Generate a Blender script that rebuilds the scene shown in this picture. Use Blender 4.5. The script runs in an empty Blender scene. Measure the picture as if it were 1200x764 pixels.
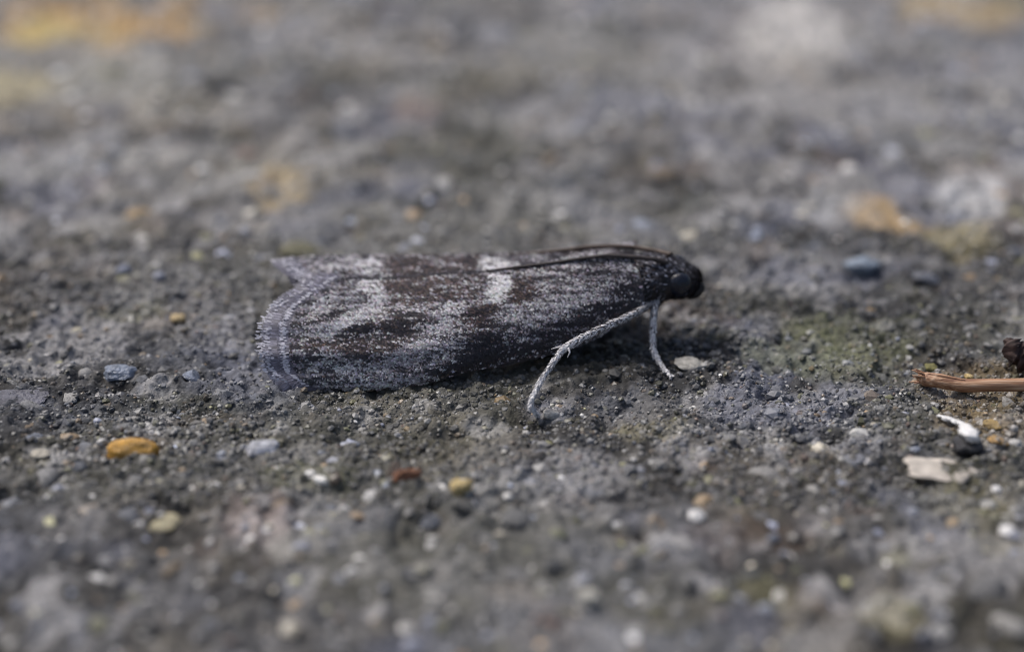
import bpy, math, random
import numpy as np
from math import radians, sin, cos, tan, pi

# 1 Blender unit = 1 cm: the moth is about 1.2 cm long.
random.seed(7)
rng = np.random.default_rng(7)
scene = bpy.context.scene
col = scene.collection

# ------------------------------------------------------------------ camera
PITCH = radians(24.0)
HFOV = radians(28.0)
DIST = 5.8
FPX = 600.0 / tan(HFOV / 2)
FWD = np.array([0.0, cos(PITCH), -sin(PITCH)])
RGT = np.array([1.0, 0.0, 0.0])
UPV = np.array([0.0, sin(PITCH), cos(PITCH)])


def ray(px, py):
    px = np.asarray(px, float); py = np.asarray(py, float)
    return FWD + RGT * ((px - 600.0) / FPX)[..., None] + UPV * ((382.0 - py) / FPX)[..., None]


_d = ray(600.0, 440.0)
CAM = np.array([0.0, -0.25, 0.0]) - _d / np.linalg.norm(_d) * DIST

cd = bpy.data.cameras.new("camera")
cd.sensor_width = 36.0
cd.lens = 18.0 / tan(HFOV / 2)
cd.clip_start = 0.05
cd.clip_end = 5000.0
cd.dof.use_dof = True
cd.dof.focus_distance = 5.68
cd.dof.aperture_fstop = cd.lens * 0.001 / 0.20
cd.dof.aperture_blades = 0
cam = bpy.data.objects.new("camera", cd)
cam.location = CAM
cam.rotation_euler = (pi / 2 - PITCH, 0, 0)
col.objects.link(cam)
scene.camera = cam

# ------------------------------------------------------------------ light
SUN_DIR = np.array([-0.50, 0.38, 0.95]); SUN_DIR /= np.linalg.norm(SUN_DIR)
elev = math.asin(SUN_DIR[2])
world = bpy.data.worlds.new("World")
scene.world = world
world.use_nodes = True
wn = world.node_tree
bg = wn.nodes["Background"]
sky = wn.nodes.new("ShaderNodeTexSky")
sky.sky_type = 'NISHITA'
sky.sun_disc = False
sky.sun_elevation = elev
sky.sun_rotation = math.atan2(SUN_DIR[0], SUN_DIR[1])
sky.air_density = 0.9
sky.dust_density = 5.0
sky.ozone_density = 1.0
wn.links.new(sky.outputs[0], bg.inputs[0])
bg.inputs[1].default_value = 0.060
sl = bpy.data.lights.new("sun", 'SUN')
sl.energy = 1.4
sl.angle = radians(16.0)
sl.color = (1.0, 0.975, 0.95)
so = bpy.data.objects.new("sun", sl)
so.rotation_euler = (math.acos(SUN_DIR[2]), 0, math.atan2(SUN_DIR[0], -SUN_DIR[1]))
so.location = (SUN_DIR * 20).tolist()
col.objects.link(so)
scene.view_settings.view_transform = 'Standard'
scene.view_settings.look = 'None'
scene.view_settings.gamma = 1.0
scene.view_settings.exposure = 0.84
scene.render.engine = 'CYCLES'
scene.cycles.use_denoising = True
scene.cycles.use_adaptive_sampling = False
scene.cycles.max_bounces = 6
scene.cycles.filter_width = 1.0


# ------------------------------------------------------------------ helpers
def at(px, py, Y):
    """point of the sight line through a pixel where it crosses the depth Y"""
    d = ray(px, py)
    t = (np.asarray(Y, float) - CAM[1]) / d[..., 1]
    return CAM + d * t[..., None]


def ground_pt(px, py, z=0.0):
    d = ray(px, py)
    t = (z - CAM[2]) / d[..., 2]
    return CAM + d * t[..., None]


def _hash(ix, iy, s):
    h = (ix.astype(np.int64) * 374761393 + iy.astype(np.int64) * 668265263 + s * 974711) & 0x7fffffff
    h = ((h ^ (h >> 13)) * 1274126177) & 0x7fffffff
    h = h ^ (h >> 16)
    return (h & 0xffff) / 65535.0


def vnoise(x, y, s=0):
    x = np.asarray(x, float); y = np.asarray(y, float)
    c, t = cos(0.6 + s), sin(0.6 + s)
    x, y = c * x - t * y + 31.7 * s, t * x + c * y - 17.3 * s
    ix = np.floor(x); iy = np.floor(y)
    fx = x - ix; fy = y - iy
    fx = fx * fx * (3 - 2 * fx); fy = fy * fy * (3 - 2 * fy)
    a = _hash(ix, iy, s); b = _hash(ix + 1, iy, s)
    c_ = _hash(ix, iy + 1, s); d = _hash(ix + 1, iy + 1, s)
    return (a + (b - a) * fx) * (1 - fy) + (c_ + (d - c_) * fx) * fy


def fbm(x, y, f, octaves=3, s=0):
    o = 0; a = 1.0; tot = 0
    for k in range(octaves):
        o = o + a * vnoise(x * f, y * f, s + k); tot += a
        a *= 0.5; f *= 2.1
    return o / tot


def smooth(x, a, b):
    t = np.clip((x - a) / (b - a), 0, 1)
    return t * t * (3 - 2 * t)


def gh(x, y):
    """height of the weathered paving at x, y"""
    x = np.asarray(x, float); y = np.asarray(y, float)
    h = 0.028 * (fbm(x, y, 0.7, 2, 1) - 0.5)
    h = h + 0.016 * (fbm(x, y, 3.5, 2, 4) - 0.5)
    m = fbm(x, y, 12.0, 2, 9)
    h = h + 0.018 * (m - 0.5)
    pit = smooth(fbm(x, y, 7.0, 2, 14), 0.60, 0.80)
    h = h - 0.022 * pit
    crust = 1 - np.abs(2 * vnoise(x * 26, y * 26, 19) - 1)
    h = h + 0.016 * (crust - 0.5) * smooth(fbm(x, y, 2.3, 2, 17), .35, .6)
    lump = 1 - np.abs(2 * vnoise(x * 12.5, y * 12.5, 18) - 1)
    h = h + 0.020 * (lump ** 2 - 0.4)
    h = h + 0.014 * (vnoise(x * 44, y * 44, 21) - 0.5)
    h = h + 0.012 * (vnoise(x * 95, y * 95, 23) - 0.5)
    return h


def mesh_arrays(name, V, faces, colors=None, flat=True):
    """faces: (n,3) or (n,4) int array"""
    V = np.ascontiguousarray(V, np.float32)
    F = np.ascontiguousarray(faces, np.int32)
    me = bpy.data.meshes.new(name)
    k = F.shape[1]
    me.vertices.add(len(V)); me.vertices.foreach_set("co", V.ravel())
    me.loops.add(F.size); me.loops.foreach_set("vertex_index", F.ravel())
    me.polygons.add(len(F))
    me.polygons.foreach_set("loop_start", np.arange(0, F.size, k, dtype=np.int32))
    try:
        me.polygons.foreach_set("loop_total", np.full(len(F), k, np.int32))
    except Exception:
        pass
    me.update(calc_edges=True)
    me.polygons.foreach_set("use_smooth", np.full(len(F), not flat, bool))
    if colors is not None:
        ca = me.attributes.new("tint", 'FLOAT_COLOR', 'POINT')
        c4 = np.ones((len(V), 4), np.float32); c4[:, :3] = colors
        ca.data.foreach_set("color", c4.ravel())
    me.validate()
    return me


def link(name, me, mat, parent=None, loc=None):
    o = bpy.data.objects.new(name, me)
    if mat is not None and len(me.materials) == 0:
        me.materials.append(mat)
    col.objects.link(o)
    if parent is not None:
        o.parent = parent
    if loc is not None:
        o.location = loc
    return o


def tag(o, label=None, cat=None, group=None, kind=None):
    if label: o["label"] = label
    if cat: o["category"] = cat
    if group: o["group"] = group
    if kind: o["kind"] = kind
    return o


def new_mat(name):
    m = bpy.data.materials.new(name); m.use_nodes = True
    nt = m.node_tree
    return m, nt, nt.nodes["Principled BSDF"]


def tint_mat(name, rough=0.75, spec=0.4, noise=0.35, nscale=60.0, bump=0.0, bscale=200.0, objcolor=False):
    """colour from the tint attribute (or object colour), broken up with noise"""
    m, nt, bs = new_mat(name)
    if objcolor:
        src = nt.nodes.new("ShaderNodeObjectInfo"); out = src.outputs["Color"]
    else:
        src = nt.nodes.new("ShaderNodeAttribute"); src.attribute_name = "tint"; out = src.outputs["Color"]
    tc = nt.nodes.new("ShaderNodeTexCoord")
    nz = nt.nodes.new("ShaderNodeTexNoise")
    nz.inputs["Scale"].default_value = nscale; nz.inputs["Detail"].default_value = 5
    nt.links.new(tc.outputs["Object"], nz.inputs["Vector"])
    mr = nt.nodes.new("ShaderNodeMapRange")
    mr.inputs["From Min"].default_value = 0.3; mr.inputs["From Max"].default_value = 0.7
    mr.inputs["To Min"].default_value = 1 - noise; mr.inputs["To Max"].default_value = 1 + noise
    nt.links.new(nz.outputs["Fac"], mr.inputs["Value"])
    mx = nt.nodes.new("ShaderNodeVectorMath"); mx.operation = 'MULTIPLY'
    nt.links.new(out, mx.inputs[0]); nt.links.new(mr.outputs["Result"], mx.inputs[1])
    nt.links.new(mx.outputs["Vector"], bs.inputs["Base Color"])
    bs.inputs["Roughness"].default_value = rough
    bs.inputs["Specular IOR Level"].default_value = spec
    if bump > 0:
        nb = nt.nodes.new("ShaderNodeTexNoise")
        nb.inputs["Scale"].default_value = bscale; nb.inputs["Detail"].default_value = 4
        nt.links.new(tc.outputs["Object"], nb.inputs["Vector"])
        bp = nt.nodes.new("ShaderNodeBump")
        bp.inputs["Strength"].default_value = bump; bp.inputs["Distance"].default_value = 0.01
        nt.links.new(nb.outputs["Fac"], bp.inputs["Height"])
        nt.links.new(bp.outputs["Normal"], bs.inputs["Normal"])
    return m


# ------------------------------------------------------------------ ground
def graded(core0, core1, step, mids, far):
    """1-D coordinates: fine core, growing steps out to +-far"""
    c = list(np.arange(core0, core1, step))
    s = step; x = c[-1]
    while x < far:
        s = min(s * 1.06, mids) if x < core1 + 4 else s * 1.5
        x += s; c.append(x)
    s = step; x = c[0]; lo = []
    while x > -far:
        s = min(s * 1.06, mids) if x > core0 - 4 else s * 1.5
        x -= s; lo.append(x)
    return np.array(lo[::-1] + c)


STAINS = [
    (110, 82, 130, 34, (.36, .35, .32), .75), (250, 205, 150, 30, (.27, .265, .25), .5),  # px, py, rx px, ry px, colour, weight : stains, mosses and lichens with shapes of their own
    (95, 22, 150, 34, (0.46, 0.30, 0.13), 1.0), (60, 45, 60, 24, (0.50, 0.40, 0.16), .8),
    (20, 95, 40, 25, (.36, .30, .15), .6),
    (1110, 8, 70, 24, (0.42, 0.31, 0.16), .8), (930, 30, 75, 26, (0.55, 0.53, 0.51), .95),
    (905, 62, 45, 22, (0.40, 0.38, 0.36), .7),
    (330, 214, 40, 22, (0.40, 0.30, 0.15), .6), (1040, 252, 42, 22, (0.42, 0.29, 0.14), .85),
    (1125, 280, 36, 16, (0.38, 0.32, 0.14), .7), (1135, 228, 50, 18, (0.50, 0.50, 0.51), .85),
    (960, 238, 50, 16, (0.33, 0.33, 0.33), .7), (60, 200, 60, 18, (0.33, 0.33, 0.33), .6),
    (150, 180, 50, 16, (.35, .34, .32), .6), (490, 120, 40, 16, (.30, .22, .17), .5),
    (300, 618, 50, 26, (.36, .30, .28), .6), (330, 645, 40, 20, (.36, .34, .30), .5),
    (350, 555, 50, 16, (.17, .17, .09), .5), (875, 685, 60, 28, (.18, .17, .09), .45),
    (1048, 655, 35, 18, (.20, .19, .08), .5), (1045, 722, 30, 24, (.24, .21, .09), .5),
    (930, 410, 90, 28, (.16, .17, .08), .55), (840, 395, 60, 16, (.20, .20, .12), .6),
    (1000, 390, 80, 22, (.15, .16, .09), .5), (770, 500, 60, 12, (.2, .18, .10), .5),
    (150, 365, 60, 12, (.19, .19, .10), .5), (1150, 470, 60, 40, (.30, .19, .06), .35),
    (640, 525, 70, 22, (.22, .21, .19), .5), (820, 425, 22, 10, (.38, .37, .33), .6),
    (1150, 600, 60, 40, (.20, .18, .08), .35),
]


def ground_colour(x, y):
    x = np.asarray(x, float); y = np.asarray(y, float)
    g = 0.098 + 0.11 * (fbm(x, y, 1.1, 3, 31) - 0.5) + 0.26 * (fbm(x, y, 4.2, 3, 37) - 0.5)
    g = g + 0.10 * (vnoise(x * 30, y * 30, 41) - 0.5)
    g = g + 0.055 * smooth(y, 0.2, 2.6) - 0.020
    g = np.clip(g, 0.03, 0.5)
    warm = (fbm(x, y, 1.7, 3, 45) - 0.5) + 0.6 * (fbm(x, y, 7, 2, 49) - 0.5)
    c = np.stack([g * (1.02 + 0.34 * warm), g * (0.99 + 0.10 * warm), g * (0.98 - 0.40 * warm)], -1)
    # pale cement patches
    pale = smooth(fbm(x, y, 3.2, 3, 53), 0.56, 0.70) * 0.6
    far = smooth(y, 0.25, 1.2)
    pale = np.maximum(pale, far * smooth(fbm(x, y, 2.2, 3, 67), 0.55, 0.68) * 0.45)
    pale = np.maximum(pale, smooth(fbm(x, y, 9.0, 2, 55), 0.62, 0.78) * 0.75)
    c = c * (1 - pale[..., None]) + np.array([0.33, 0.325, 0.33]) * pale[..., None]
    dk = smooth(fbm(x, y, 6.5, 3, 59), 0.58, 0.72) * 0.6
    c = c * (1 - dk[..., None]) + np.array([0.04, 0.04, 0.042]) * dk[..., None]
    blu = smooth(fbm(x, y, 4.0, 2, 63), 0.60, 0.74) * 0.5
    c = c * (1 - blu[..., None]) + np.array([0.14, 0.15, 0.20]) * blu[..., None]
    red = smooth(fbm(x, y, 5.0, 2, 66), 0.70, 0.80) * 0.15
    c = c * (1 - red[..., None]) + np.array([0.20, 0.12, 0.075]) * red[..., None]
    # olive algae film
    alg = smooth(fbm(x, y, 1.3, 4, 57), 0.54, 0.70) * 0.30
    c = c * (1 - alg[..., None]) + np.array([0.125, 0.122, 0.085]) * alg[..., None]
    wob = (fbm(x, y, 5.0, 3, 61) - 0.5)
    for (px, py, rx, ry, cc, w) in STAINS:
        p = ground_pt(px, py); ex = ground_pt(px + rx, py)[0] - p[0]
        ey = max(abs(ground_pt(px, py - ry)[1] - p[1]), 0.02)
        d = np.sqrt(((x - p[0]) / ex) ** 2 + ((y - p[1]) / ey) ** 2) + 2.1 * wob
        k = w * (1 - smooth(d, 0.55, 1.15)) * (0.55 + 0.9 * np.clip(vnoise(x * 16, y * 16, 71), 0, 1) * 0.5)
        c = c * (1 - k[..., None]) + np.array(cc) * k[..., None]
    return np.clip(c, 0.012, 0.8)


gx = graded(-1.85, 1.85, 0.0062, 0.05, 150.0)
gy_core = np.arange(-0.95, 0.55, 0.0075)
ys = list(gy_core); s = 0.0075; yv = ys[-1]
while yv < 300:
    s = min(s * 1.03, 0.04) if yv < 5.5 else s * 1.5
    yv += s; ys.append(yv)
s = 0.0075; yv = ys[0]; lo = []
while yv > -150:
    s = min(s * 1.04, 0.02) if yv > -2.6 else s * 1.5
    yv -= s; lo.append(yv)
gy = np.array(lo[::-1] + ys)
X, Y = np.meshgrid(gx, gy)
Z = gh(X, Y)
nx, ny = len(gx), len(gy)
idx = np.arange(nx * ny).reshape(ny, nx)
quads = np.stack([idx[:-1, :-1], idx[:-1, 1:], idx[1:, 1:], idx[1:, :-1]], -1).reshape(-1, 4)
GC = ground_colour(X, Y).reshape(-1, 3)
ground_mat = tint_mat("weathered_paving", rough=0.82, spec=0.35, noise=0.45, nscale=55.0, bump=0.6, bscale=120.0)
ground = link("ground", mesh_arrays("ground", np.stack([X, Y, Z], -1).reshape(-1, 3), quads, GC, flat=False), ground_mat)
tag(ground, "dark grey weathered concrete paving with gritty sandy surface", None, None, "structure")
print("ground", nx, ny)

# ---- angular grain shapes
PHI = (1 + 5 ** 0.5) / 2
ICO = np.array([(-1, PHI, 0), (1, PHI, 0), (-1, -PHI, 0), (1, -PHI, 0), (0, -1, PHI), (0, 1, PHI), (0, -1, -PHI), (0, 1, -PHI),
                (PHI, 0, -1), (PHI, 0, 1), (-PHI, 0, -1), (-PHI, 0, 1)], float)
ICO /= np.linalg.norm(ICO[0])
ICOF = np.array([(0, 11, 5), (0, 5, 1), (0, 1, 7), (0, 7, 10), (0, 10, 11), (1, 5, 9), (5, 11, 4), (11, 10, 2), (10, 7, 6), (7, 1, 8),
                 (3, 9, 4), (3, 4, 2), (3, 2, 6), (3, 6, 8), (3, 8, 9), (4, 9, 5), (2, 4, 11), (6, 2, 10), (8, 6, 7), (9, 8, 1)])


def rand_rot(n):
    q = rng.normal(size=(n, 4)); q /= np.linalg.norm(q, axis=1)[:, None]
    w, x, y, z = q.T
    return np.stack([1 - 2 * (y * y + z * z), 2 * (x * y - z * w), 2 * (x * z + y * w),
                     2 * (x * y + z * w), 1 - 2 * (x * x + z * z), 2 * (y * z - x * w),
                     2 * (x * z - y * w), 2 * (y * z + x * w), 1 - 2 * (x * x + y * y)], -1).reshape(n, 3, 3)


PAL = np.array([(.07, .07, .072), (.11, .11, .112), (.15, .15, .155), (.20, .20, .205), (.13, .14, .165), (.17, .18, .21), (.26, .255, .25),
                (.36, .35, .335), (.55, .54, .52), (.16, .15, .085), (.12, .12, .06), (.20, .15, .10), (.30, .20, .09), (.17, .10, .075), (.03, .03, .03)])
PALW = np.array([16, 20, 18, 12, 8, 6, 7, 4, 1.5, 7, 6, 5, 1.5, 2, 6], float); PALW /= PALW.sum()


def grains(name, n, x0, x1, y0, y1, r0, r1, power, flat=0.62, sink=0.25, mix=0.45, pal=None):
    x = rng.uniform(x0, x1, n); y = rng.uniform(y0, y1, n)
    keep = smooth(fbm(x, y, 2.0, 3, 91), .33, .55) * .7 + .3 > rng.uniform(0, 1, n)
    x = x[keep]; y = y[keep]; n = len(x)
    r = r0 * (r1 / r0) ** (rng.uniform(0, 1, n) ** power)
    z = gh(x, y)
    V = ICO[None] * rng.uniform(0.86, 1.10, (n, 12))[..., None]
    V = V * rng.uniform(0.65, 1.3, (n, 1, 3))
    V = np.einsum('nij,nkj->nki', rand_rot(n), V)
    V[:, :, 2] *= flat
    V = V * r[:, None, None]
    V += np.stack([x, y, z - sink * r + 0.10 * r], -1)[:, None, :]
    c = (PAL[rng.choice(len(PAL), n, p=PALW)] if pal is None else pal[rng.integers(0, len(pal), n)]) * np.exp(rng.normal(-.12, .42, (n, 1)))
    c = c * (1 - mix) + ground_colour(x, y) * mix
    C = np.repeat(c[:, None, :], 12, 1)
    F = ICOF[None] + (np.arange(n) * 12)[:, None, None]
    return mesh_arrays(name, V.reshape(-1, 3), F.reshape(-1, 3), C.reshape(-1, 3))


grit_mat = tint_mat("sand_grit", rough=0.45, spec=0.6, noise=0.3, nscale=150.0)
o = link("fine_grit", grains("fine_grit", 70000, -1.9, 1.9, -1.0, 0.85, 0.0034, 0.0125, 1.9, flat=.85, mix=.58, sink=.34), grit_mat, ground); tag(o, kind="stuff")
o = link("coarse_grit", grains("coarse_grit", 15000, -3.4, 3.4, -2.4, 5.2, 0.011, 0.032, 1.8, mix=.45, sink=.42), grit_mat, ground); tag(o, kind="stuff")


PPAL = np.array([(.42, .41, .39), (.50, .49, .47), (.33, .34, .38), (.30, .32, .40), (.26, .29, .36), (.44, .40, .32), (.60, .59, .58), (.34, .24, .14), (.30, .29, .16),
                 (.02, .02, .022), (.025, .024, .02), (.03, .026, .022)])
o = link("pale_grit", grains("pale_grit", 2600, -3.4, 3.4, 0.45, 5.2, 0.016, 0.045, 1.5, mix=.12, sink=.35, pal=PPAL), grit_mat, ground); tag(o, kind="stuff")
o = link("pale_grit", grains("pale_grit", 1500, -2.2, 2.2, -2.4, -0.6, 0.010, 0.030, 1.7, mix=.15, sink=.35, pal=PPAL), grit_mat, ground); tag(o, kind="stuff")
o = link("pale_grit", grains("pale_grit", 900, -1.9, 1.9, -0.6, 0.45, 0.005, 0.016, 1.7, mix=.15, sink=.30, pal=PPAL), grit_mat, ground); tag(o, kind="stuff")


# ---- larger embedded stones, each a part of the ground
def subdiv_ico(V, F):
    V = [tuple(v) for v in V]; cache = {}; out = []
    def mid(a, b):
        k = (min(a, b), max(a, b))
        if k not in cache:
            m = (np.array(V[a]) + np.array(V[b])); m /= np.linalg.norm(m)
            V.append(tuple(m)); cache[k] = len(V) - 1
        return cache[k]
    for a, b, c in F:
        ab, bc, ca = mid(a, b), mid(b, c), mid(c, a)
        out += [(a, ab, ca), (b, bc, ab), (c, ca, bc), (ab, bc, ca)]
    return np.array(V), np.array(out)


ICO2, ICO2F = subdiv_ico(ICO, ICOF)
ICO3, ICO3F = subdiv_ico(ICO2, ICO2F)


def rock_mesh(name, seed, rough=0.18, facets=9, V0=ICO3, F0=ICO3F, flat=False):
    facets = facets if flat else max(4, facets - 5)
    """a unit stone: a sphere cut by random planes, then roughened"""
    r = np.random.default_rng(seed)
    V = V0.copy()
    if not flat and V0 is ICO3:
        V = np.sign(V) * np.abs(V) ** .72; V *= .92
    for k in range(facets):
        n = r.normal(size=3); n /= np.linalg.norm(n)
        d = r.uniform(0.36, 0.75) if flat else r.uniform(0.55, 0.9)
        e = V @ n - d
        V = V - np.where(e > 0, e * 0.92, 0)[:, None] * n
    nz = vnoise(V[:, 0] * 3 + seed, V[:, 1] * 3 + V[:, 2] * 2.3, seed % 13) - 0.5
    nz2 = vnoise(V[:, 0] * 8 + seed, V[:, 2] * 8 + V[:, 1] * 5.3, seed % 7) - 0.5
    V = V * (1 + rough * nz + 0.4 * rough * nz2)[:, None]
    return mesh_arrays(name, V, F0, None, flat)


stone_mat = tint_mat("stone_in_paving", rough=0.7, spec=0.45, noise=0.35, nscale=4.0, bump=0.5, bscale=9.0, objcolor=True)
stone_meshes = [rock_mesh("stone_%d" % k, 100 + k, 0.25, 9, ICO2, ICO2F, k % 2 == 0) for k in range(10)]
for me in stone_meshes: me.materials.append(stone_mat)
n_stone = 300
for k in range(n_stone):
    if k < 120:
        p = ground_pt(random.uniform(-40, 1240), random.uniform(330, 540))
        r = random.uniform(0.014, 0.032)
    elif k < 190:
        p = ground_pt(random.uniform(-60, 1260), random.uniform(540, 790)); r = random.uniform(0.02, 0.05)
    else:
        p = ground_pt(random.uniform(-60, 1260), random.uniform(-20, 330)); r = random.uniform(0.03, 0.055 + .03 * max(0, p[1]))
    if -0.75 < p[0] < 0.6 and -0.45 < p[1] < 0.5:
        r *= 0.5
    if abs(p[0] - .09) < .14 and abs(p[1] + .52) < .16: p = p + np.array([.3, -.2, 0])
    c = PAL[rng.choice(len(PAL), p=PALW)] * random.uniform(0.9, 1.35)
    c = 0.7 * c + 0.3 * ground_colour(p[0], p[1])
    o = bpy.data.objects.new("stone", stone_meshes[k % 10]); col.objects.link(o); o.parent = ground
    o.location = (p[0], p[1], float(gh(p[0], p[1])) - 0.34 * r)
    o.scale = (r * random.uniform(.8, 1.4), r * random.uniform(.8, 1.3), r * random.uniform(.45, .75))
    o.rotation_euler = (random.uniform(-.3, .3), random.uniform(-.3, .3), random.uniform(0, 6.28))
    o.color = (*c.tolist(), 1)


# ------------------------------------------------------------------ moth
L = lambda xs, ys_: (lambda q: np.interp(q, xs, ys_))
PXU = DIST / FPX          # size of one photo pixel at the moth

# right forewing (facing the camera); u runs along photo columns, v from the inner edge (0) to the costa (1)
r_top = L([300, 375, 440, 510, 560, 600, 640, 680, 700, 730, 757], [331, 325.5, 327, 321, 319, 314.5, 310, 304, 302, 302, 304])
r_bot = L([300, 360, 400, 440, 480, 505, 530, 560, 600, 640, 680, 700, 725, 745, 757], [452, 455, 457, 456.5, 453, 448, 439, 432, 426, 416, 404, 395, 379, 366, 356])
r_end = L([0, .03, .1, .17, .25, .33, .41, .53, .65, .76, .84, .90, .95, 1.0], [376, 370, 357, 341, 324, 317, 313, 310.5, 311, 313, 317, 323, 333, 352])
r_beg = L([0, .3, .6, 1.0], [744, 750, 754, 757])
r_yb = L([300, 400, 500, 560, 640, 700, 757], [-.30, -.32, -.31, -.28, -.23, -.18, -.11])


def right_wing(px, v):
    top, bot = r_top(px), r_bot(px)
    py = top + v * (bot - top)
    yt = -0.02
    y = yt + (r_yb(px) - yt) * (1 - (1 - np.clip(v, 0, 1)) ** 1.7)
    # slight pleats along the veins
    y = y + 0.004 * np.sin(v * 23 + px * 0.004) * smooth(px, 620, 420)
    return at(px, py, y)


# left forewing, over the back and down the far side; only the strip on the back shows
l_sil = L([300, 325, 345, 365, 420, 520, 600, 650, 700, 745, 770], [312, 309, 306, 303.5, 302, 301, 299, 296, 291, 292, 297])
l_low = L([310, 320, 330, 345, 358, 375, 392, 440, 510, 560, 600, 640, 680, 700, 730, 757], [312, 315, 322, 331, 334, 329, 327, 328, 322, 320, 315.5, 311, 305, 303, 303, 305])
l_end = L([0, .1, .2, .3, .42, .5, .6, 1.0], [356, 346, 337, 329, 322, 320, 321, 335])
l_beg = L([0, 1.0], [744, 748])


def left_wing(px, v):
    v = np.asarray(v, float); px = np.asarray(px, float)
    a = at(px, l_low(px), np.full_like(px, 0.01)); a[..., 2] -= .012 * smooth(px, 380, 430)
    sil = at(px, l_sil(px), np.full_like(px, 0.13))
    # far side
    half = L([300, 400, 500, 600, 700, 757], [.40, .42, .40, .34, .27, .2])(px)
    zc = L([300, 480, 600, 700, 757], [.03, .03, .075, .16, .24])(px)
    c = np.stack([sil[..., 0], half, zc], -1)
    t1 = np.clip(v / 0.42, 0, 1)[..., None]; t2 = np.clip((v - 0.42) / 0.58, 0, 1)[..., None]
    low = a + (sil - a) * t1
    low[..., 2] += 0.008 * np.sin(np.pi * t1[..., 0] ** .6) * smooth(px, 360, 420)
    hi = sil + (c - sil) * t2
    k = t2[..., 0]
    hi[..., 2] = sil[..., 2] + (c[..., 2] - sil[..., 2]) * k ** 1.5
    out = np.where((v < 0.42)[..., None], low, hi)
    # the rear end of this wing droops below the other
    return out


def wing_pt(fn, end, beg, s_, v):
    """s_ 0 at the outer edge, 1 at the wing root"""
    px = end(v) + (beg(v) - end(v)) * s_
    return fn(px, v), px


WHITE, GREY, BROWN, DARK, RUST, PALE = 0, 1, 2, 3, 4, 5
SC = np.array([(.74, .72, .74), (.25, .235, .265), (.088, .064, .058), (.024, .021, .026), (.105, .068, .056), (.50, .48, .50)])
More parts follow.
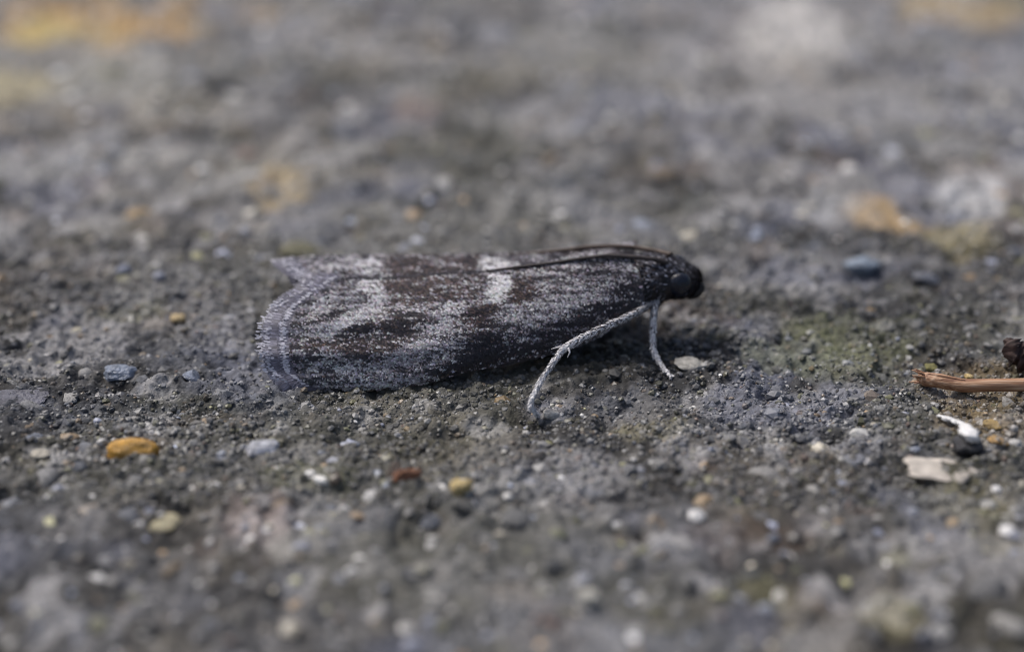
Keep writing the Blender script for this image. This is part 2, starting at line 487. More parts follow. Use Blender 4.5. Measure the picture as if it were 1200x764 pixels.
#          cx   cy   rx  ry  rot(deg) weights(white grey brown dark rust pale)
BLOBS_R = [
    (441, 337, 14, 12, 0, (13, .4, 0, 0, 0, 2)), (450, 352, 11, 12, 0, (7, 1, 0, 0, 0, 3)),
    (430, 366, 22, 7, -25, (3.0, 1.5, .3, .6, 0, 3)), (400, 379, 22, 6, -25, (3, 1.5, .3, .8, 0, 2.5)),
    (385, 355, 18, 10, -20, (2, 1.5, .5, 1.5, 0, 1.6)), (372, 388, 22, 8, -8, (2.2, 1.6, .4, 1.2, 0, 2)),
    (410, 352, 14, 10, -20, (1.5, 1.5, .6, 1.0, 0, 1.5)),
    (425, 392, 30, 10, -12, (.2, .6, 1.6, 5, .5, .2)), (400, 366, 12, 5, -25, (.2, .5, .5, 3, 0, .2)),
    (392, 409, 55, 4, 2, (.6, .6, 2.5, 1.5, 2.0, .6)), (440, 405, 30, 10, -8, (.4, .6, 2.5, 3, 1.2, .4)),
    (375, 425, 38, 13, 0, (1.4, 1.2, .3, 3, 0, 1.0)), (385, 446, 42, 9, 2, (1.2, 1.5, .3, 2.4, 0, 1.4)),
    (412, 434, 14, 11, -20, (3.5, 1.0, .2, .6, 0, 2)), (430, 446, 22, 7, 5, (2.6, 1.2, .4, 1, .3, 1.8)),
    (478, 435, 34, 13, -12, (.9, 2.2, .3, 2.0, .2, 1.5)), (480, 416, 28, 10, -25, (1.5, 2.6, .2, .9, 0, 2.5)),
    (500, 338, 50, 18, 0, (.7, 1.0, 3.2, 1.4, 2.0, .8)), (470, 352, 20, 10, -10, (1.1, 1.4, 2.4, 1.2, 1.2, 1.0)),
    (500, 360, 28, 7, -10, (1.0, 1.6, .8, 1.8, .2, 1.0)), (474, 381, 26, 10, -14, (.1, .3, 1.6, 6, 1.2, .1)),
    (530, 362, 14, 6, 5, (3, 1.2, .3, .5, 0, 2)), (514, 382, 17, 17, 0, (2.1, 2.6, .2, 1.2, 0, 2.4)),
    (525, 405, 22, 13, -15, (1.4, 2.4, .2, 1.6, 0, 1.8)), (545, 338, 25, 12, 0, (.8, 1.2, 1.6, 1.8, .8, .8)),
    (566, 372, 17, 15, 0, (.15, .3, 2.6, 4, 2.2, .1)), (572, 402, 30, 13, -12, (.1, .3, 1.0, 7, .3, .1)),
    (545, 425, 40, 9, -14, (.2, .7, .5, 4.5, .1, .3)), (530, 442, 30, 6, -14, (.4, .8, .4, 3, .1, .5)),
    (589, 331, 14, 8, 15, (14, .2, 0, 0, 0, 1)), (588, 332, 12, 7, 15, (14, .2, 0, 0, 0, 1)), (583, 345, 9, 9, -20, (9, 1.2, 0, .3, 0, 2.5)), (565, 338, 9, 14, 0, (.5, .8, 1.6, 2.6, .6, .5)), (572, 352, 9, 6, -20, (2.4, 2, .2, 1, 0, 2)),
    (615, 344, 16, 11, -10, (.2, .4, 2.6, 2.8, 2.6, .2)), (620, 326, 18, 8, 0, (.5, 1, 1.4, 2.0, .7, .7)),
    (600, 375, 17, 14, -10, (2.0, 2.6, .2, 1.0, 0, 2.4)), (632, 366, 24, 12, -12, (2.0, 2.4, .3, 1.2, 0, 2.2)),
    (664, 354, 26, 11, -10, (1.9, 2.2, .3, 1.2, 0, 2.2)), (692, 343, 22, 7, -6, (2.4, 2.2, .2, 1.2, 0, 2.4)),
    (655, 326, 28, 9, -8, (.7, 1.4, .9, 2.2, .2, .9)), (700, 320, 28, 9, -4, (.6, 2.0, .3, 2.4, 0, 1.0)), (725, 328, 14, 14, 0, (.7, 1.8, .3, 3.0, 0, .9)),
    (640, 392, 40, 10, -20, (.35, .9, .5, 3.6, .1, .5)), (690, 372, 40, 11, -24, (.2, .5, .5, 5, .1, .25)), (735, 345, 18, 16, -30, (.1, .4, .4, 6, 0, .15)),
    (610, 412, 50, 8, -14, (.1, .3, .4, 6, 0, .15)),
]
BLOBS_L = [
    (438, 312, 17, 7, 0, (8, 1, 0, 0, 0, 3)), (405, 308, 20, 6, 0, (2.4, 1.6, .4, 1.4, 0, 2)), (380, 314, 20, 6, 0, (1.6, 2.2, .2, .6, 0, 2.4)),
    (500, 310, 45, 12, 0, (.6, 1.0, 3.0, 1.5, 1.8, .8)), (556, 306, 10, 6, 0, (.2, .4, 2.5, 3, 1.4, .3)),
    (582, 310, 14, 6, 0, (14, .2, 0, 0, 0, 1)), (582, 310, 12, 6, 0, (14, .2, 0, 0, 0, 1)), (615, 306, 18, 6, 0, (1.0, 1.6, .8, 1.5, .2, 1.2)),
    (650, 306, 18, 5, 0, (1.8, 2, .3, 1, 0, 2)), (700, 297, 30, 4, 0, (2.0, 2.2, .4, 1, 0, 2.2)), (660, 296, 50, 5, 0, (.3, .6, 2, 3, .5, .4)),
    (735, 298, 16, 8, 0, (.5, 1.2, .8, 3, 0, .6)),
]


def scale_kind(px, py, blobs):
    n = len(px)
    W = np.tile(np.array([.8, 1.4, .8, 2.2, .3, 1.0]) * 0.035, (n, 1))
    jx = 7 * (vnoise(px * .09, py * .22, 81) - .5); jy = 7 * (vnoise(px * .09 + 9, py * .22, 83) - .5)
    for cx, cy, rx, ry, rot, w in blobs:
        c, s_ = cos(radians(rot)), sin(radians(rot))
        dx, dy = px + jx - cx, py + jy - cy
        a = (c * dx + s_ * dy) / rx; b = (-s_ * dx + c * dy) / ry
        k = np.exp(-0.9 * (a * a + b * b) ** 1.3)
        w = np.array(w) ** 1.45
        W += (k ** 1.3)[:, None] * w / w.sum() * 1.3
    # streaks along the veins
    st = vnoise(px * .035, py * .33, 85)
    W[:, 0] *= 0.45 + 1.1 * st; W[:, 5] *= 0.6 + .8 * st; W[:, 3] *= 1.5 - st
    W /= W.sum(1)[:, None]
    cum = W.cumsum(1)
    q = 0.9 * vnoise(px * .055, py * .34, 86) + 0.8 * vnoise(px * .13, py * .55, 87) + 1.15 * rng.uniform(0, 1, n)
    r = np.empty(n); r[np.argsort(q)] = (np.arange(n) + .5) / n
    order = [0, 5, 1, 4, 2, 3]
    cum = W[:, order].cumsum(1)
    kd = np.array(order)[(r[:, None] > cum).sum(1).clip(0, 5)]
    return kd, W @ SC, W[:, 0]


def scales_mesh(name, P, N, T, ln, wd, lift, c0, c1, base=0.001, bend=0.0):
    """a coat of shield-shaped scales: base points P, normals N, tip directions T"""
    n = len(P)
    T = T - N * (T * N).sum(1)[:, None]; T /= np.linalg.norm(T, axis=1)[:, None] + 1e-12
    B = np.cross(N, T)
    tpl = np.array([(0, .30), (0, -.30), (.55, -.52), (.55, .52), (1, .30), (1, -.30)])
    a = tpl[:, 0][None] * ln[:, None]; b = tpl[:, 1][None] * wd[:, None]
    lz = a * np.sin(lift)[:, None] + base - bend * (a / ln[:, None]) ** 2 * ln[:, None]
    V = P[:, None] + T[:, None] * (a * np.cos(lift)[:, None])[..., None] + B[:, None] * b[..., None] + N[:, None] * lz[..., None]
    F = np.array([(0, 1, 2, 3), (3, 2, 5, 4)])[None] + (np.arange(n) * 6)[:, None, None]
    t = np.array([0, 0, .55, .55, 1, 1])[None, :, None]
    C = c0[:, None] * (1 - t) + c1[:, None] * t
    return mesh_arrays(name, V.reshape(-1, 3), F.reshape(-1, 4), C.reshape(-1, 3))


def normals_of(fn, px, v, up):
    e = 1.0; p0 = fn(px, v); du = fn(px + e, v) - fn(px - e, v)
    dv = fn(px, np.clip(v + .01, 0, 1)) - fn(px, np.clip(v - .01, 0, 1))
    n = np.cross(du, dv); n /= np.linalg.norm(n, axis=1)[:, None] + 1e-12
    sgn = np.sign((n * np.array(up)).sum(1)); sgn[sgn == 0] = 1
    n *= sgn[:, None]
    return p0, n, du


def sheet(name, fn, end, beg, nu, nv, mat, parent, thick, up, col0, s0=0.035):
    """the wing membrane: two skins with a rim"""
    s_ = np.linspace(s0, 1, nu); v = np.linspace(0, 1, nv)
    S, Vv = np.meshgrid(s_, v)
    px = end(Vv) + (beg(Vv) - end(Vv)) * S
    P, N, _ = normals_of(fn, px.ravel(), Vv.ravel(), up)
    A = P; Bk = P - N * thick
    n = nu * nv; I = np.arange(n).reshape(nv, nu)
    f = np.stack([I[:-1, :-1], I[:-1, 1:], I[1:, 1:], I[1:, :-1]], -1).reshape(-1, 4)
    rim = np.concatenate([I[0, :], I[1:, -1], I[-1, -2::-1], I[-2:0:-1, 0]])
    r2 = np.roll(rim, -1)
    fr = np.stack([rim, r2, r2 + n, rim + n], -1)
    V = np.concatenate([A, Bk])
    F = np.concatenate([f, f[:, ::-1] + n, fr])
    C = np.tile(np.array(col0), (len(V), 1))
    return link(name, mesh_arrays(name, V, F, C, flat=False), mat, parent)


scale_mat = tint_mat("wing_scales", rough=0.48, spec=0.5, noise=0.15, nscale=80.0)
skin_mat = tint_mat("insect_skin", rough=0.55, spec=0.4, noise=0.3, nscale=40.0)
moth = bpy.data.objects.new("moth", None); col.objects.link(moth)
tag(moth, "small dark grey and brown moth with white wing bars resting on the paving", "moth")


def wing(fn, end, beg, up, blobs, n_sc, vmax, s_lo):
    w = sheet("forewing", fn, end, beg, 90, 44, skin_mat, moth, 0.004, up, (.05, .042, .04))
    # scales in jittered rows
    s_ = rng.uniform(s_lo, 1.0, n_sc); v = rng.uniform(0.0, vmax, n_sc)
    s_ = np.floor(s_ * 200) / 200 + rng.normal(0, .0022, n_sc)
    px = end(v) + (beg(v) - end(v)) * s_
    P, N, DU = normals_of(fn, px, v, up)
    T = -DU / np.linalg.norm(DU, axis=1)[:, None] + rng.normal(0, .16, (n_sc, 3))
    if fn is right_wing:
        py = r_top(px) + v * (r_bot(px) - r_top(px))
    else:
        py = r_top(px) + (l_sil(px) - r_top(px)) * np.clip(v / .42, 0, 1)
    kd, mean, wht = scale_kind(px, py, blobs)
    # dark dots in a row along the outer margin
    edge = (s_ < s_lo + 0.03) & (rng.uniform(0, 1, n_sc) < .75)
    kd = np.where(edge, np.where(np.sin(v * 62) > 0, 3, 1), kd)
    seam_shade = (s_ > .10) & (v < (.022 if fn is right_wing else .03))  # shadow line where the wings meet, painted as near-black scales
    kd = np.where(seam_shade, 3, kd)
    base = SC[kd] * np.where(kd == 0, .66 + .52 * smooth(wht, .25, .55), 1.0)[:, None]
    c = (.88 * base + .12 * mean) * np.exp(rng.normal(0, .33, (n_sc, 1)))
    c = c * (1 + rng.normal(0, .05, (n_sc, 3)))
    ln = rng.uniform(.0085, .0135, n_sc); wd = rng.uniform(.0048, .0074, n_sc)
    lf = rng.uniform(.05, .46, n_sc)
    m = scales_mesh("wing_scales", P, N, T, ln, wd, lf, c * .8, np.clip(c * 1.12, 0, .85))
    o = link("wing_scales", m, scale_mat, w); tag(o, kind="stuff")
    # fringe of long hair scales in two tiers
    Ps, Ns, Ts, ls, ws, c0s, c1s, lfs = [], [], [], [], [], [], [], []
    for tier, (n, sb, l_, wid, ca, cb) in enumerate([(3600, 0.052, .050, .0030, (.10, .096, .13), (.17, .165, .21)),
                                                     (3000, 0.040, .045, .0032, (.105, .10, .135), (.20, .195, .24)),
                                                     (300, 0.030, .040, .0020, (.10, .096, .12), (.30, .29, .34)),
                                                     (2400, 0.070, .036, .0034, (.09, .086, .115), (.17, .165, .21))]):
        v = rng.uniform(0.004, min(vmax, .985), n)
        px = end(v) + (beg(v) - end(v)) * (sb + rng.normal(0, .0015, n))
        P, N, DU = normals_of(fn, px, v, up)
        # fan out square to the margin
        v2 = np.clip(v + .02, 0, 1); v1 = np.clip(v - .02, 0, 1)
        e = fn(end(v2) + 0 * v, v2) - fn(end(v1) + 0 * v, v1)
        T = np.cross(e, N); T /= np.linalg.norm(T, axis=1)[:, None] + 1e-9
        du = DU / np.linalg.norm(DU, axis=1)[:, None]
        T *= -np.sign((T * du).sum(1))[:, None]
        T = 0.6 * T - 0.4 * du + rng.normal(0, .06, (n, 3))
        r = np.exp(rng.normal(0, .42, (n, 1)))
        Ps.append(P); Ns.append(N); Ts.append(T); ls.append(l_ * rng.uniform(.70, 1.15, n)); ws.append(wid * rng.uniform(.7, 1.2, n))
        c0s.append(np.tile(ca, (n, 1)) * r); c1s.append(np.tile(cb, (n, 1)) * r); lfs.append(rng.uniform(-.02, .10, n) + .03 * tier)
    # pale tips: short bright scales at the end of each tier
    for sb, n in (((0.052, 210), (0.008, 110), (-.010, 100)) if fn is right_wing else ((.05, 60), (.02, 90), (0.0, 70), (.035, 70))):
        v = rng.uniform(0.01, min(vmax, .97), n)
        v = np.floor(v * 85) / 85 + rng.normal(0, .0012, n)
        v = np.clip(v, .004, .97)
        px = end(v) + (beg(v) - end(v)) * (sb + rng.normal(0, .0040, n))
        P, N, DU = normals_of(fn, px, v, up)
        Ps.append(P + N * .0045); Ns.append(N); Ts.append(-DU / np.linalg.norm(DU, axis=1)[:, None] + rng.normal(0, .2, (n, 3)))
        ls.append(rng.uniform(.006, .013, n)); ws.append(rng.uniform(.0032, .0055, n))
        c = np.tile((.66, .65, .72), (n, 1)) * rng.uniform(.7, 1.1, (n, 1))
        c0s.append(c); c1s.append(c); lfs.append(rng.uniform(.1, .5, n))
    m = scales_mesh("fringe", *[np.concatenate(q) for q in (Ps, Ns, Ts, ls, ws, lfs, c0s, c1s)])
    o = link("fringe", m, scale_mat, w); tag(o, kind="stuff")
    return w


rw = wing(right_wing, r_end, r_beg, (0, -1, 1), BLOBS_R, 42000, 1.0, 0.075)
rw["label"] = "mottled forewing with two white bars and a pale grey fringe"
lw = wing(left_wing, l_end, l_beg, (0, .3, 1), BLOBS_L, 22000, 0.95, 0.075)


# ---- body: abdomen, thorax and head in one skin
def loft(stations, nseg=28, power=2.0):
    """stations: centre xyz, half-width (y), half-height (z)"""
    st = np.array(stations, float)
    t = np.linspace(0, 1, len(st)); tt = np.linspace(0, 1, 60)
    # smooth interpolation
    S = np.stack([np.interp(tt, t, st[:, k]) for k in range(5)], -1)
    for _ in range(3):
        S[1:-1] = .25 * S[:-2] + .5 * S[1:-1] + .25 * S[2:]
    a = np.linspace(0, 2 * pi, nseg, endpoint=False)
    ring = np.stack([np.zeros(nseg), np.cos(a), np.sin(a)], -1)
    V = []
    for i, q in enumerate(S):
        tg = S[min(i + 1, 59), :3] - S[max(i - 1, 0), :3]; tg /= np.linalg.norm(tg)
        up = np.array([0, 0, 1]) - tg * tg[2]; up /= np.linalg.norm(up)
        sd = np.cross(up, tg)
        V.append(q[:3] + ring[:, 1:2] * q[3] * sd + ring[:, 2:3] * q[4] * up)
    V = np.concatenate(V); I = np.arange(60 * nseg).reshape(60, nseg)
    f = np.stack([I[:-1], np.roll(I[:-1], -1, 1), np.roll(I[1:], -1, 1), I[1:]], -1).reshape(-1, 4)
    return V, f, S


def hz(app_px, hy):
    a = app_px * PXU
    return math.sqrt(max(a * a - (hy * sin(PITCH)) ** 2, 1e-5)) / cos(PITCH)


def stn(px, top, bot, yc, hy):
    c = at(px, (top + bot) / 2, yc)
    return (*c, hy, hz((bot - top) / 2, hy))


X0 = lambda px: float(at(px, 400, 0.03)[0])
ST = [(X0(415), .04, .07, .01, .01), (X0(425), .04, .075, .06, .04), (X0(480), .04, .075, .09, .05), (X0(560), .04, .10, .11, .06),
      (X0(630), .035, .115, .12, .07), (X0(690), .03, .15, .12, .075),
      stn(725, 309, 371, .02, .125), stn(748, 297, 365, .02, .115), stn(766, 295, 357, .02, .098), stn(780, 298, 351, .02, .085),
      stn(794, 303, 350, .02, .086), stn(806, 308, 348, .02, .076), stn(815, 314, 342, .02, .055), stn(820, 322, 335, .02, .02), stn(821.5, 326, 331, .02, .006)]
BV, BF, BS = loft(ST)
body = link("body", mesh_arrays("body", BV, BF, np.tile((.022, .02, .022), (len(BV), 1)), False), skin_mat, moth)
# hairy scales on thorax and head
V4 = BV.reshape(60, -1, 3)
def body_scales(n, i0, i1):
    i = rng.uniform(i0, i1, n); j = rng.uniform(0, 28, n)
    ia = np.floor(i).astype(int).clip(0, 58); ja = np.floor(j).astype(int) % 28; jb = (ja + 1) % 28
    fi = (i - ia)[:, None]; fj = (j - np.floor(j))[:, None]
    P = (V4[ia, ja] * (1 - fi) + V4[ia + 1, ja] * fi) * (1 - fj) + (V4[ia, jb] * (1 - fi) + V4[ia + 1, jb] * fi) * fj
    T = V4[ia, ja] - V4[ia + 1, ja]; e = V4[ia, jb] - V4[ia, ja]
    N = np.cross(T, e); N /= np.linalg.norm(N, axis=1)[:, None] + 1e-12
    cen = BS[ia, :3]
    N *= np.sign(((P - cen) * N).sum(1))[:, None]
    T = T / (np.linalg.norm(T, axis=1)[:, None] + 1e-12) + rng.normal(0, .22, (n, 3))
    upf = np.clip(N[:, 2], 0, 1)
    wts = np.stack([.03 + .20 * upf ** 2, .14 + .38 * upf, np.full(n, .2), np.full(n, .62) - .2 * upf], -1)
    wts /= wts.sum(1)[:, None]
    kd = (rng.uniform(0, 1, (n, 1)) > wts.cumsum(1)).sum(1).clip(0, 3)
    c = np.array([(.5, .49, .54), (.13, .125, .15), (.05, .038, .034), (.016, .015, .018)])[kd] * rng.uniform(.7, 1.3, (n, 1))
    ec = at(796, 334, -.047)
    kp = np.hypot(P[:, 0] - ec[0], P[:, 2] - ec[2]) > .033
    P, N, T, c = P[kp], N[kp], T[kp], c[kp]; n = len(P)
    return scales_mesh("body_scales", P, N, T, rng.uniform(.010, .020, n), rng.uniform(.004, .0065, n), rng.uniform(.1, .5, n), c * .8, c * 1.1)
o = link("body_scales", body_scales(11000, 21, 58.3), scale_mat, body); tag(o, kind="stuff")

# eyes
eye_mat, nt, bs = new_mat("compound_eye")
bs.inputs["Base Color"].default_value = (.012, .014, .024, 1); bs.inputs["Roughness"].default_value = .22
vt = nt.nodes.new("ShaderNodeTexVoronoi"); vt.inputs["Scale"].default_value = 130
tcn = nt.nodes.new("ShaderNodeTexCoord"); nt.links.new(tcn.outputs["Object"], vt.inputs["Vector"])
bp = nt.nodes.new("ShaderNodeBump"); bp.inputs["Strength"].default_value = .25; bp.inputs["Distance"].default_value = .004
nt.links.new(vt.outputs["Distance"], bp.inputs["Height"]); nt.links.new(bp.outputs["Normal"], bs.inputs["Normal"])
EV, EF = subdiv_ico(ICO3, ICO3F)
for yy, p in ((-.047, at(796, 334, -.047)), (.087, None)):
    if p is None:
        p = at(796, 334, -.047); p = np.array([p[0], .087, p[2]])
    me = mesh_arrays("eye", EV * np.array([.037, .026, .037]), EF, None, False)
    link("eye", me, eye_mat, body, p.tolist())


def tube(name, pts, rad, mat, parent, colr, nseg=10, sub=6, tipcol=None, rough=0.0, squash=1.0):
    pts = np.array(pts, float); n = len(pts)
    t = np.arange(n); tt = np.linspace(0, n - 1, (n - 1) * sub + 1)
    P = np.stack([np.interp(tt, t, pts[:, k]) for k in range(3)], -1); R = np.interp(tt, t, rad)
    for _ in range(2):
        P[1:-1] = .25 * P[:-2] + .5 * P[1:-1] + .25 * P[2:]
    m = len(P); V = []; fr = []
    ref = np.array([0.0, 0.3, 1.0])
    a = np.linspace(0, 2 * pi, nseg, endpoint=False)
    for i in range(m):
        tg = P[min(i + 1, m - 1)] - P[max(i - 1, 0)]; tg /= np.linalg.norm(tg)
        up = ref - tg * (ref @ tg)
        if np.linalg.norm(up) < .2: up = np.array([1.0, 0, 0]) - tg * tg[0]
        up /= np.linalg.norm(up); sd = np.cross(tg, up)
        fr.append((tg, up, sd))
        V.append(P[i] + R[i] * (np.cos(a)[:, None] * sd + squash * np.sin(a)[:, None] * up) * (1 + rough * (vnoise(np.cos(a) * 1.6 + i * .45, np.sin(a) * 1.6 + i * .2, 5) - .5))[:, None])
    V = np.concatenate(V); I = np.arange(m * nseg).reshape(m, nseg)
    f = np.stack([I[:-1], np.roll(I[:-1], -1, 1), np.roll(I[1:], -1, 1), I[1:]], -1).reshape(-1, 4)
    c0 = len(V); V = np.concatenate([V, P[:1], P[-1:]])
    cap = [(I[0, (k + 1) % nseg], I[0, k], c0, c0) for k in range(nseg)]
    cap2 = [(I[-1, k], I[-1, (k + 1) % nseg], c0 + 1, c0 + 1) for k in range(nseg)]
    tris = np.concatenate([f[:, [0, 1, 2]], f[:, [0, 2, 3]], np.array(cap)[:, :3], np.array(cap2)[:, :3]])
    cc = np.tile(np.array(colr, float), (len(V), 1))
    if tipcol is not None:
        w = np.concatenate([np.repeat(np.linspace(0, 1, m), nseg), [0, 1]])[:, None]
        cc = cc * (1 - w) + np.array(tipcol) * w
    o = link(name, mesh_arrays(name, V, tris, cc, False), mat, parent)
    return o, P, R, fr


def pts_of(lst):
    return [at(a, b, y) for a, b, y in lst]


# antennae folded back over the wings
A1 = pts_of([(787, 299, .03), (770, 294.5, .06), (745, 290, .09), (715, 288.5, .10), (690, 289.5, .11), (650, 294.5, .12), (610, 298.5, .13), (575, 300.5, .13), (545, 303, .12)])
ant1, P_, R_, fr_ = tube("antenna", A1, np.array([.0085, .0075, .007, .0065, .006, .0055, .005, .004, .0025]), skin_mat, moth, (.075, .05, .038), sub=8)
A2 = pts_of([(782, 308, -.02), (765, 303.5, -.03), (740, 301, -.03), (710, 299.5, -.03), (680, 303, -.03), (645, 308.5, -.028), (610, 312.5, -.026), (570, 317.5, -.026)])
ant2, P_, R_, fr_ = tube("antenna", A2, np.array([.0075, .0065, .006, .0055, .005, .0045, .004, .002]), skin_mat, moth, (.05, .04, .038), sub=8)


def leg(pts, rad, n_hair, spurs=()):
    o, P, R, fr = tube("leg", pts, rad, skin_mat, moth, (.10, .09, .095), tipcol=(.22, .21, .21))
    m = len(P)
    i = rng.uniform(0, m - 1.001, n_hair); ia = i.astype(int); f = (i - ia)[:, None]
    a = rng.uniform(0, 2 * pi, n_hair)
    up = np.array([q[1] for q in fr])[ia]; sd = np.array([q[2] for q in fr])[ia]; tg = np.array([q[0] for q in fr])[ia]
    N = np.cos(a)[:, None] * sd + np.sin(a)[:, None] * up
    C = P[ia] * (1 - f) + P[ia + 1] * f; r = R[ia]
    Pb = C + N * r[:, None] * .85
    k = rng.choice(4, n_hair, p=[.56, .30, .10, .04])
    c = np.array([(.84, .83, .84), (.70, .69, .71), (.40, .39, .42), (.05, .045, .05)])[k] * rng.uniform(.8, 1.15, (n_hair, 1))
    w = (i / m)[:, None]
    c = c * (.35 + .65 * np.clip(w * 6, 0, 1))       # dark scaled root by the thorax
    mm = scales_mesh("leg_scales", Pb, N, tg + rng.normal(0, .18, (n_hair, 3)), rng.uniform(.008, .016, n_hair), rng.uniform(.0022, .0042, n_hair),
                     rng.uniform(.03, .32, n_hair), c * .9, c * 1.08)
    h = link("leg_scales", mm, scale_mat, o); tag(h, kind="stuff")
    for sp, sr in spurs:
        tube("spur", sp, sr, skin_mat, o, (.55, .54, .56), nseg=8)
    return o


def foot(px, py):
    p = ground_pt(px, py)
    for _ in range(6):
        p = ground_pt(px, py, float(gh(p[0], p[1])) + .009)
    return p


F1 = foot(629, 486)
mid = pts_of([(768, 352, -.06), (752, 363, -.13), (730, 374, -.20), (700, 387, -.27), (672, 402, -.33), (660, 409, -.35)])
tarsus = [at(648, 425, -.40), at(634, 446, -.45), at(625, 464, -.49), at(621.5, 475, -.505), F1]
sp1 = pts_of([(664, 407, -.35), (656, 406.5, -.34), (646, 409, -.33)])
sp2 = pts_of([(666, 408, -.36), (668, 413, -.37), (665, 419, -.375)])
leg(mid + tarsus, np.array([.010, .0092, .0090, .0096, .0094, .0080, .0058, .0056, .0052, .0046, .0026]), 2600,
    [(sp1, np.array([.004, .0036, .001])), (sp2, np.array([.003, .0025, .001]))])
F2 = foot(786, 441)
fore = pts_of([(770, 345, -.05), (767, 360, -.09), (765.5, 378, -.12), (765, 395, -.145), (766, 410, -.17), (770, 420, -.19), (776, 430, -.22)]) + [F2]
leg(fore, np.array([.012, .0095, .0082, .0074, .0066, .0045, .0038, .0024]), 1500)
# short palps in front of the face
for yy in (-.02, .06):
    p = pts_of([(806, 345, yy), (815, 343, yy), (821, 337, yy), (822, 331, yy)])
    tube("palp", p, np.array([.016, .018, .015, .006]), skin_mat, body, (.02, .018, .02))

# ------------------------------------------------------------------ loose things on the paving
pebble_mats = {}


def pebble(px, py, w_px, h_px, colr, label, seed, rough=.5, squash=.6, cat="pebble", name="pebble", flat=False, sink=.25, rot=0.0, group=None, depth=1.0, spec=.5):
    p = ground_pt(px, py + 0.25 * h_px)
    d = np.linalg.norm(p - CAM)
    rx = w_px * 0.5 * d / FPX
    if flat: sink = max(sink, .34); h_px = h_px * 1.5
    else: sink = min(sink, .14)
    rz = max(h_px * 0.5 * d / FPX, .004) / (cos(PITCH) * squash + sin(PITCH)) * squash
    key = (tuple(colr), rough)
    if key not in pebble_mats:
        m, nt, bs = new_mat(name + "_material")
        tc = nt.nodes.new("ShaderNodeTexCoord"); nz = nt.nodes.new("ShaderNodeTexNoise")
        nz.inputs["Scale"].default_value = 2.2; nz.inputs["Detail"].default_value = 6
        nt.links.new(tc.outputs["Object"], nz.inputs["Vector"])
        cr = nt.nodes.new("ShaderNodeValToRGB")
        cr.color_ramp.elements[0].position = .32; cr.color_ramp.elements[1].position = .70
        c = np.array(colr)
        cr.color_ramp.elements[0].color = (*(c * .55).tolist(), 1); cr.color_ramp.elements[1].color = (*np.clip(c * 1.3, 0, .85).tolist(), 1)
        nt.links.new(nz.outputs["Fac"], cr.inputs["Fac"]); nt.links.new(cr.outputs["Color"], bs.inputs["Base Color"])
        bs.inputs["Roughness"].default_value = rough; bs.inputs["Specular IOR Level"].default_value = spec
        bp = nt.nodes.new("ShaderNodeBump"); bp.inputs["Strength"].default_value = .4; bp.inputs["Distance"].default_value = .05
        n2 = nt.nodes.new("ShaderNodeTexNoise"); n2.inputs["Scale"].default_value = 7; n2.inputs["Detail"].default_value = 5
        nt.links.new(tc.outputs["Object"], n2.inputs["Vector"]); nt.links.new(n2.outputs["Fac"], bp.inputs["Height"])
        nt.links.new(bp.outputs["Normal"], bs.inputs["Normal"])
        pebble_mats[key] = m
    me = rock_mesh(name, seed, .2, 10, ICO3, ICO3F, flat)
    o = link(name, me, pebble_mats[key])
    z = float(gh(p[0], p[1]))
    o.location = (p[0], p[1], z + rz * (1 - 2 * sink))
    o.scale = (rx * 1.12, rx * depth, rz * 1.15)
    o.rotation_euler = (0, 0, rot)
    tag(o, label, cat, group)
    if name == "stone_flake":          # ragged outline
        V = np.empty(len(me.vertices) * 3, np.float32); me.vertices.foreach_get("co", V); V = V.reshape(-1, 3)
        a = np.arctan2(V[:, 1], V[:, 0])
        k = .55 + .55 * vnoise(np.cos(a) * 2.2, np.sin(a) * 2.2, 3) + .35 * vnoise(np.cos(a) * 5, np.sin(a) * 5, 6)
        V[:, :2] *= k[:, None]; me.vertices.foreach_set("co", V.ravel()); me.update()
    return o


pebble(155, 520, 58, 40, (.56, .30, .05), "smooth orange amber pebble lying alone on grey paving", 42, .38, .75, rot=.1, depth=.6)
pebble(541, 573, 28, 28, (.56, .43, .20), "small yellow rounded pebble next to white specks", 12, .4, .85)
pebble(646, 479, 19, 17, (.58, .56, .52), "tiny pale grey pebble touching the moth's foot", 13, .5, .7)
pebble(1134, 519, 34, 26, (.035, .035, .04), "black pebble under the curled white fibre", 14, .5, .8)
pebble(1102, 546, 84, 30, (.55, .50, .44), "flat cream white flake lying below the black pebble", 47, .8, .10, "flake", "stone_flake", False, depth=.75, rot=-.35)
pebble(138, 426, 48, 24, (.24, .28, .36), "blue grey angular flint chip with shiny faces", 16, .3, .5, "flint chip", "flint_chip", True, sink=.52)
pebble(226, 436, 26, 18, (.22, .25, .32), "smaller blue grey flint chip right beside the moth's wing tips", 17, .35, .5, "flint chip", "flint_chip", True)
pebble(28, 462, 80, 20, (.12, .12, .15), "broad flat slate chip half sunk in the paving", 18, .55, .3, "slate chip", "slate_chip", True, sink=.3)
pebble(302, 522, 46, 24, (.52, .53, .58), "broken white quartz lump, blue tinged", 19, .35, .6, "quartz", "quartz_lump", True)
pebble(478, 556, 36, 26, (.28, .13, .075), "rusty red brown crumb of brick", 20, .8, .7, "brick crumb", "brick_crumb", True)
pebble(209, 370, 18, 15, (.50, .38, .20), "tan sand pebble behind a grey lump", 21, .5, .8)
pebble(185, 378, 32, 24, (.24, .22, .20), "dull grey brown lump in front of a tan pebble", 22, .7, .7)
pebble(91, 380, 16, 10, (.48, .44, .34), "tiny cream pebble standing alone", 23, .5, .7)
pebble(48, 530, 20, 13, (.50, .46, .38), "small cream pebble beside the orange pebble", 24, .5, .7)
pebble(190, 604, 44, 9, (.38, .34, .22), "long flat straw yellow chip", 25, .6, .5, "stone chip", "stone_chip")
pebble(692, 705, 26, 26, (.52, .50, .44), "white rounded pebble on the bare grey paving", 26, .5, .9)
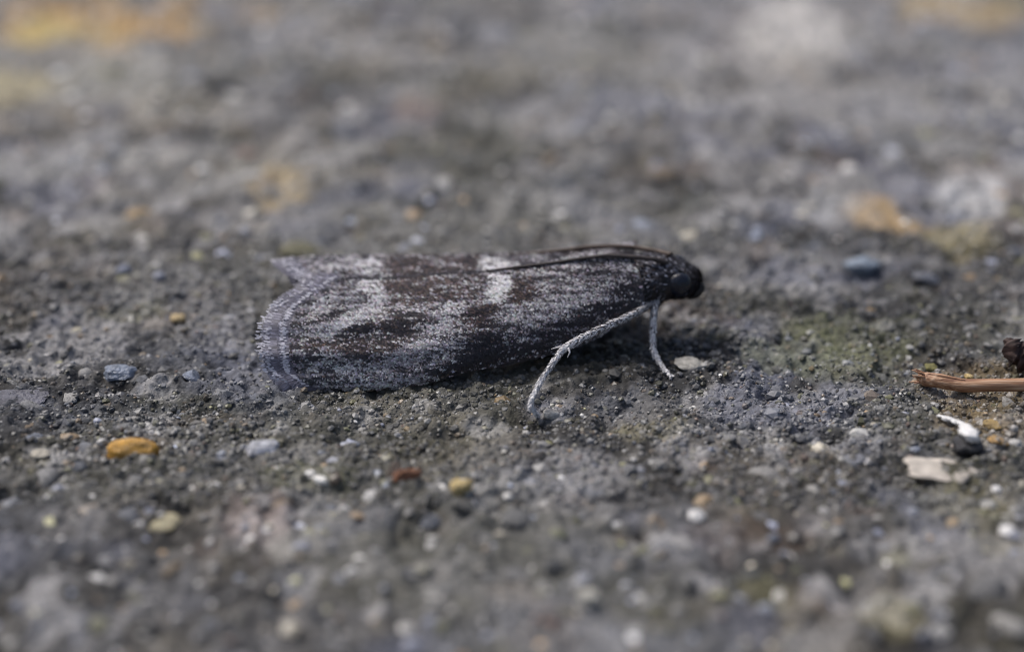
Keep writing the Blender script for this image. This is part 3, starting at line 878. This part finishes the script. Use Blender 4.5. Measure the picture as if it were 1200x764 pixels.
pebble(1136, 437, 12, 11, (.60, .45, .20), "glassy amber grain tucked under the twig", 27, .25, .9, "grain", "sand_grain")
pebble(1090, 428, 16, 12, (.22, .205, .08), "yellow green lichen crumb behind the twig end", 28, .9, .7, "lichen", "lichen_crumb")
pebble(1162, 498, 30, 14, (.36, .25, .10), "flat ochre chip right of the white fibre", 29, .5, .4, "stone chip", "stone_chip", True)
pebble(1170, 517, 24, 12, (.42, .26, .10), "orange brown chip next to the black pebble", 30, .5, .5, "stone chip", "stone_chip", True)
pebble(1010, 306, 40, 26, (.24, .29, .36), "pale blue grey stone behind the moth's head, among ochre stains", 31, .5, .7, "stone", "stone_lump")
pebble(807, 424, 34, 18, (.44, .42, .38), "pale grey lump ahead of the moth's front foot", 32, .7, .5, "stone", "stone_lump")
pebble(462, 552, 22, 16, (.20, .16, .13), "dark brown crumb touching the rusty brick crumb", 33, .8, .7, "crumb", "soil_crumb", True)
pebble(295, 358, 12, 9, (.60, .60, .62), "tiny white quartz speck behind the wing tips", 34, .35, .8, "quartz", "quartz_speck", True)
pebble(36, 508, 26, 14, (.20, .22, .27), "dull slate blue chip behind the small cream pebble", 35, .5, .5, "slate chip", "slate_chip", True)
pebble(553, 586, 13, 12, (.62, .61, .62), "white speck just right of the yellow pebble", 36, .4, .8, "quartz", "quartz_speck", True)


# twig
def twig():
    tw_mat, nt, bs = new_mat("dry_twig")
    tc = nt.nodes.new("ShaderNodeTexCoord"); mp = nt.nodes.new("ShaderNodeMapping"); mp.inputs["Scale"].default_value = (3, 90, 90)
    nz = nt.nodes.new("ShaderNodeTexNoise"); nz.inputs["Scale"].default_value = 1.5; nz.inputs["Detail"].default_value = 5
    nt.links.new(tc.outputs["Object"], mp.inputs["Vector"]); nt.links.new(mp.outputs["Vector"], nz.inputs["Vector"])
    cr = nt.nodes.new("ShaderNodeValToRGB")
    e = cr.color_ramp.elements; e[0].position = .3; e[0].color = (.17, .07, .04, 1); e[1].position = .66; e[1].color = (.62, .42, .28, 1)
    m_ = e.new(.5); m_.color = (.42, .23, .13, 1)
    nt.links.new(nz.outputs["Fac"], cr.inputs["Fac"]); nt.links.new(cr.outputs["Color"], bs.inputs["Base Color"])
    bs.inputs["Roughness"].default_value = .55
    bp = nt.nodes.new("ShaderNodeBump"); bp.inputs["Strength"].default_value = .5; bp.inputs["Distance"].default_value = .006
    nt.links.new(nz.outputs["Fac"], bp.inputs["Height"]); nt.links.new(bp.outputs["Normal"], bs.inputs["Normal"])
    root = bpy.data.objects.new("twig", None); col.objects.link(root)
    tag(root, "peeled reddish brown twig lying on the paving, one end cut", "twig")
    pts = []
    for px, py in ((1076, 448), (1084, 450), (1100, 453), (1130, 457), (1165, 458), (1200, 457), (1245, 454), (1300, 452)):
        p = ground_pt(px, py + 8); pts.append((p[0], p[1] + .01, .032 + .004 * sin(px)))
    rad = np.array([.013, .0205, .020, .019, .018, .019, .018, .016])
    o, P, R, fr = tube("stem", pts, rad, tw_mat, root, (.3, .16, .09), nseg=16, sub=8)
    # frayed fibres at the broken end and a lifted bark strip
    for k in range(7):
        a = random.uniform(-1, 1); b = random.uniform(-1, 1)
        s = np.array(pts[1]) + np.array([0, a * .015, b * .014]); e_ = s + np.array([-.028 - random.uniform(0, .018), a * .012, b * .012 + .004])
        tube("fibre", [s, (s + e_) / 2, e_], np.array([.005, .004, .0012]), tw_mat, root, (.3, .2, .1), nseg=6, sub=2)
    st = [np.array(pts[k]) + np.array([0, -.004, rad[k] * .93]) for k in (1, 2, 3)]
    tube("bark_strip", st, np.array([.003, .006, .002]), tw_mat, root, (.5, .3, .1), nseg=8)


twig()

# curled white fibre beside the black pebble
wf_mat, nt, bs = new_mat("white_fibre")
tc = nt.nodes.new("ShaderNodeTexCoord"); nz = nt.nodes.new("ShaderNodeTexNoise"); nz.inputs["Scale"].default_value = 40
nt.links.new(tc.outputs["Object"], nz.inputs["Vector"])
cr = nt.nodes.new("ShaderNodeValToRGB"); cr.color_ramp.elements[0].color = (.55, .54, .52, 1); cr.color_ramp.elements[1].color = (.85, .85, .86, 1)
nt.links.new(nz.outputs["Fac"], cr.inputs["Fac"]); nt.links.new(cr.outputs["Color"], bs.inputs["Base Color"]); bs.inputs["Roughness"].default_value = .5
wp = []
for px, py, z in ((1098, 487, .01), (1107, 490, .016), (1117, 493, .02), (1126, 496, .026), (1132, 501, .03), (1136, 508, .036), (1140, 514, .04)):
    p = ground_pt(px, py, z); wp.append((p[0], p[1], p[2]))
o, _, _, _ = tube("white_fibre", wp, np.array([.004, .010, .007, .009, .014, .019, .017]), wf_mat, None, (1, 1, 1), nseg=14, rough=1.5, squash=.55)
tag(o, "curled white fibre with thick end resting on a black pebble", "fibre")

# dark husk at the twig's far side
hk_mat, nt, bs = new_mat("dark_husk")
tc = nt.nodes.new("ShaderNodeTexCoord"); nz = nt.nodes.new("ShaderNodeTexNoise"); nz.inputs["Scale"].default_value = 30; nz.inputs["Detail"].default_value = 5
nt.links.new(tc.outputs["Object"], nz.inputs["Vector"])
cr = nt.nodes.new("ShaderNodeValToRGB"); cr.color_ramp.elements[0].position = .35; cr.color_ramp.elements[0].color = (.03, .018, .016, 1); cr.color_ramp.elements[1].color = (.16, .10, .085, 1)
nt.links.new(nz.outputs["Fac"], cr.inputs["Fac"]); nt.links.new(cr.outputs["Color"], bs.inputs["Base Color"]); bs.inputs["Roughness"].default_value = .8
hp = []
for px, py, z in ((1178, 398, .10), (1186, 408, .085), (1196, 416, .065), (1212, 424, .05), (1235, 430, .045)):
    p = ground_pt(px, py, z); hp.append((p[0], p[1], p[2]))
o, _, _, _ = tube("dead_husk", hp, np.array([.008, .026, .036, .034, .012]), hk_mat, None, (1, 1, 1), nseg=16, sub=10, rough=1.1)
tag(o, "dark brown dry husk lying behind the twig", "husk")
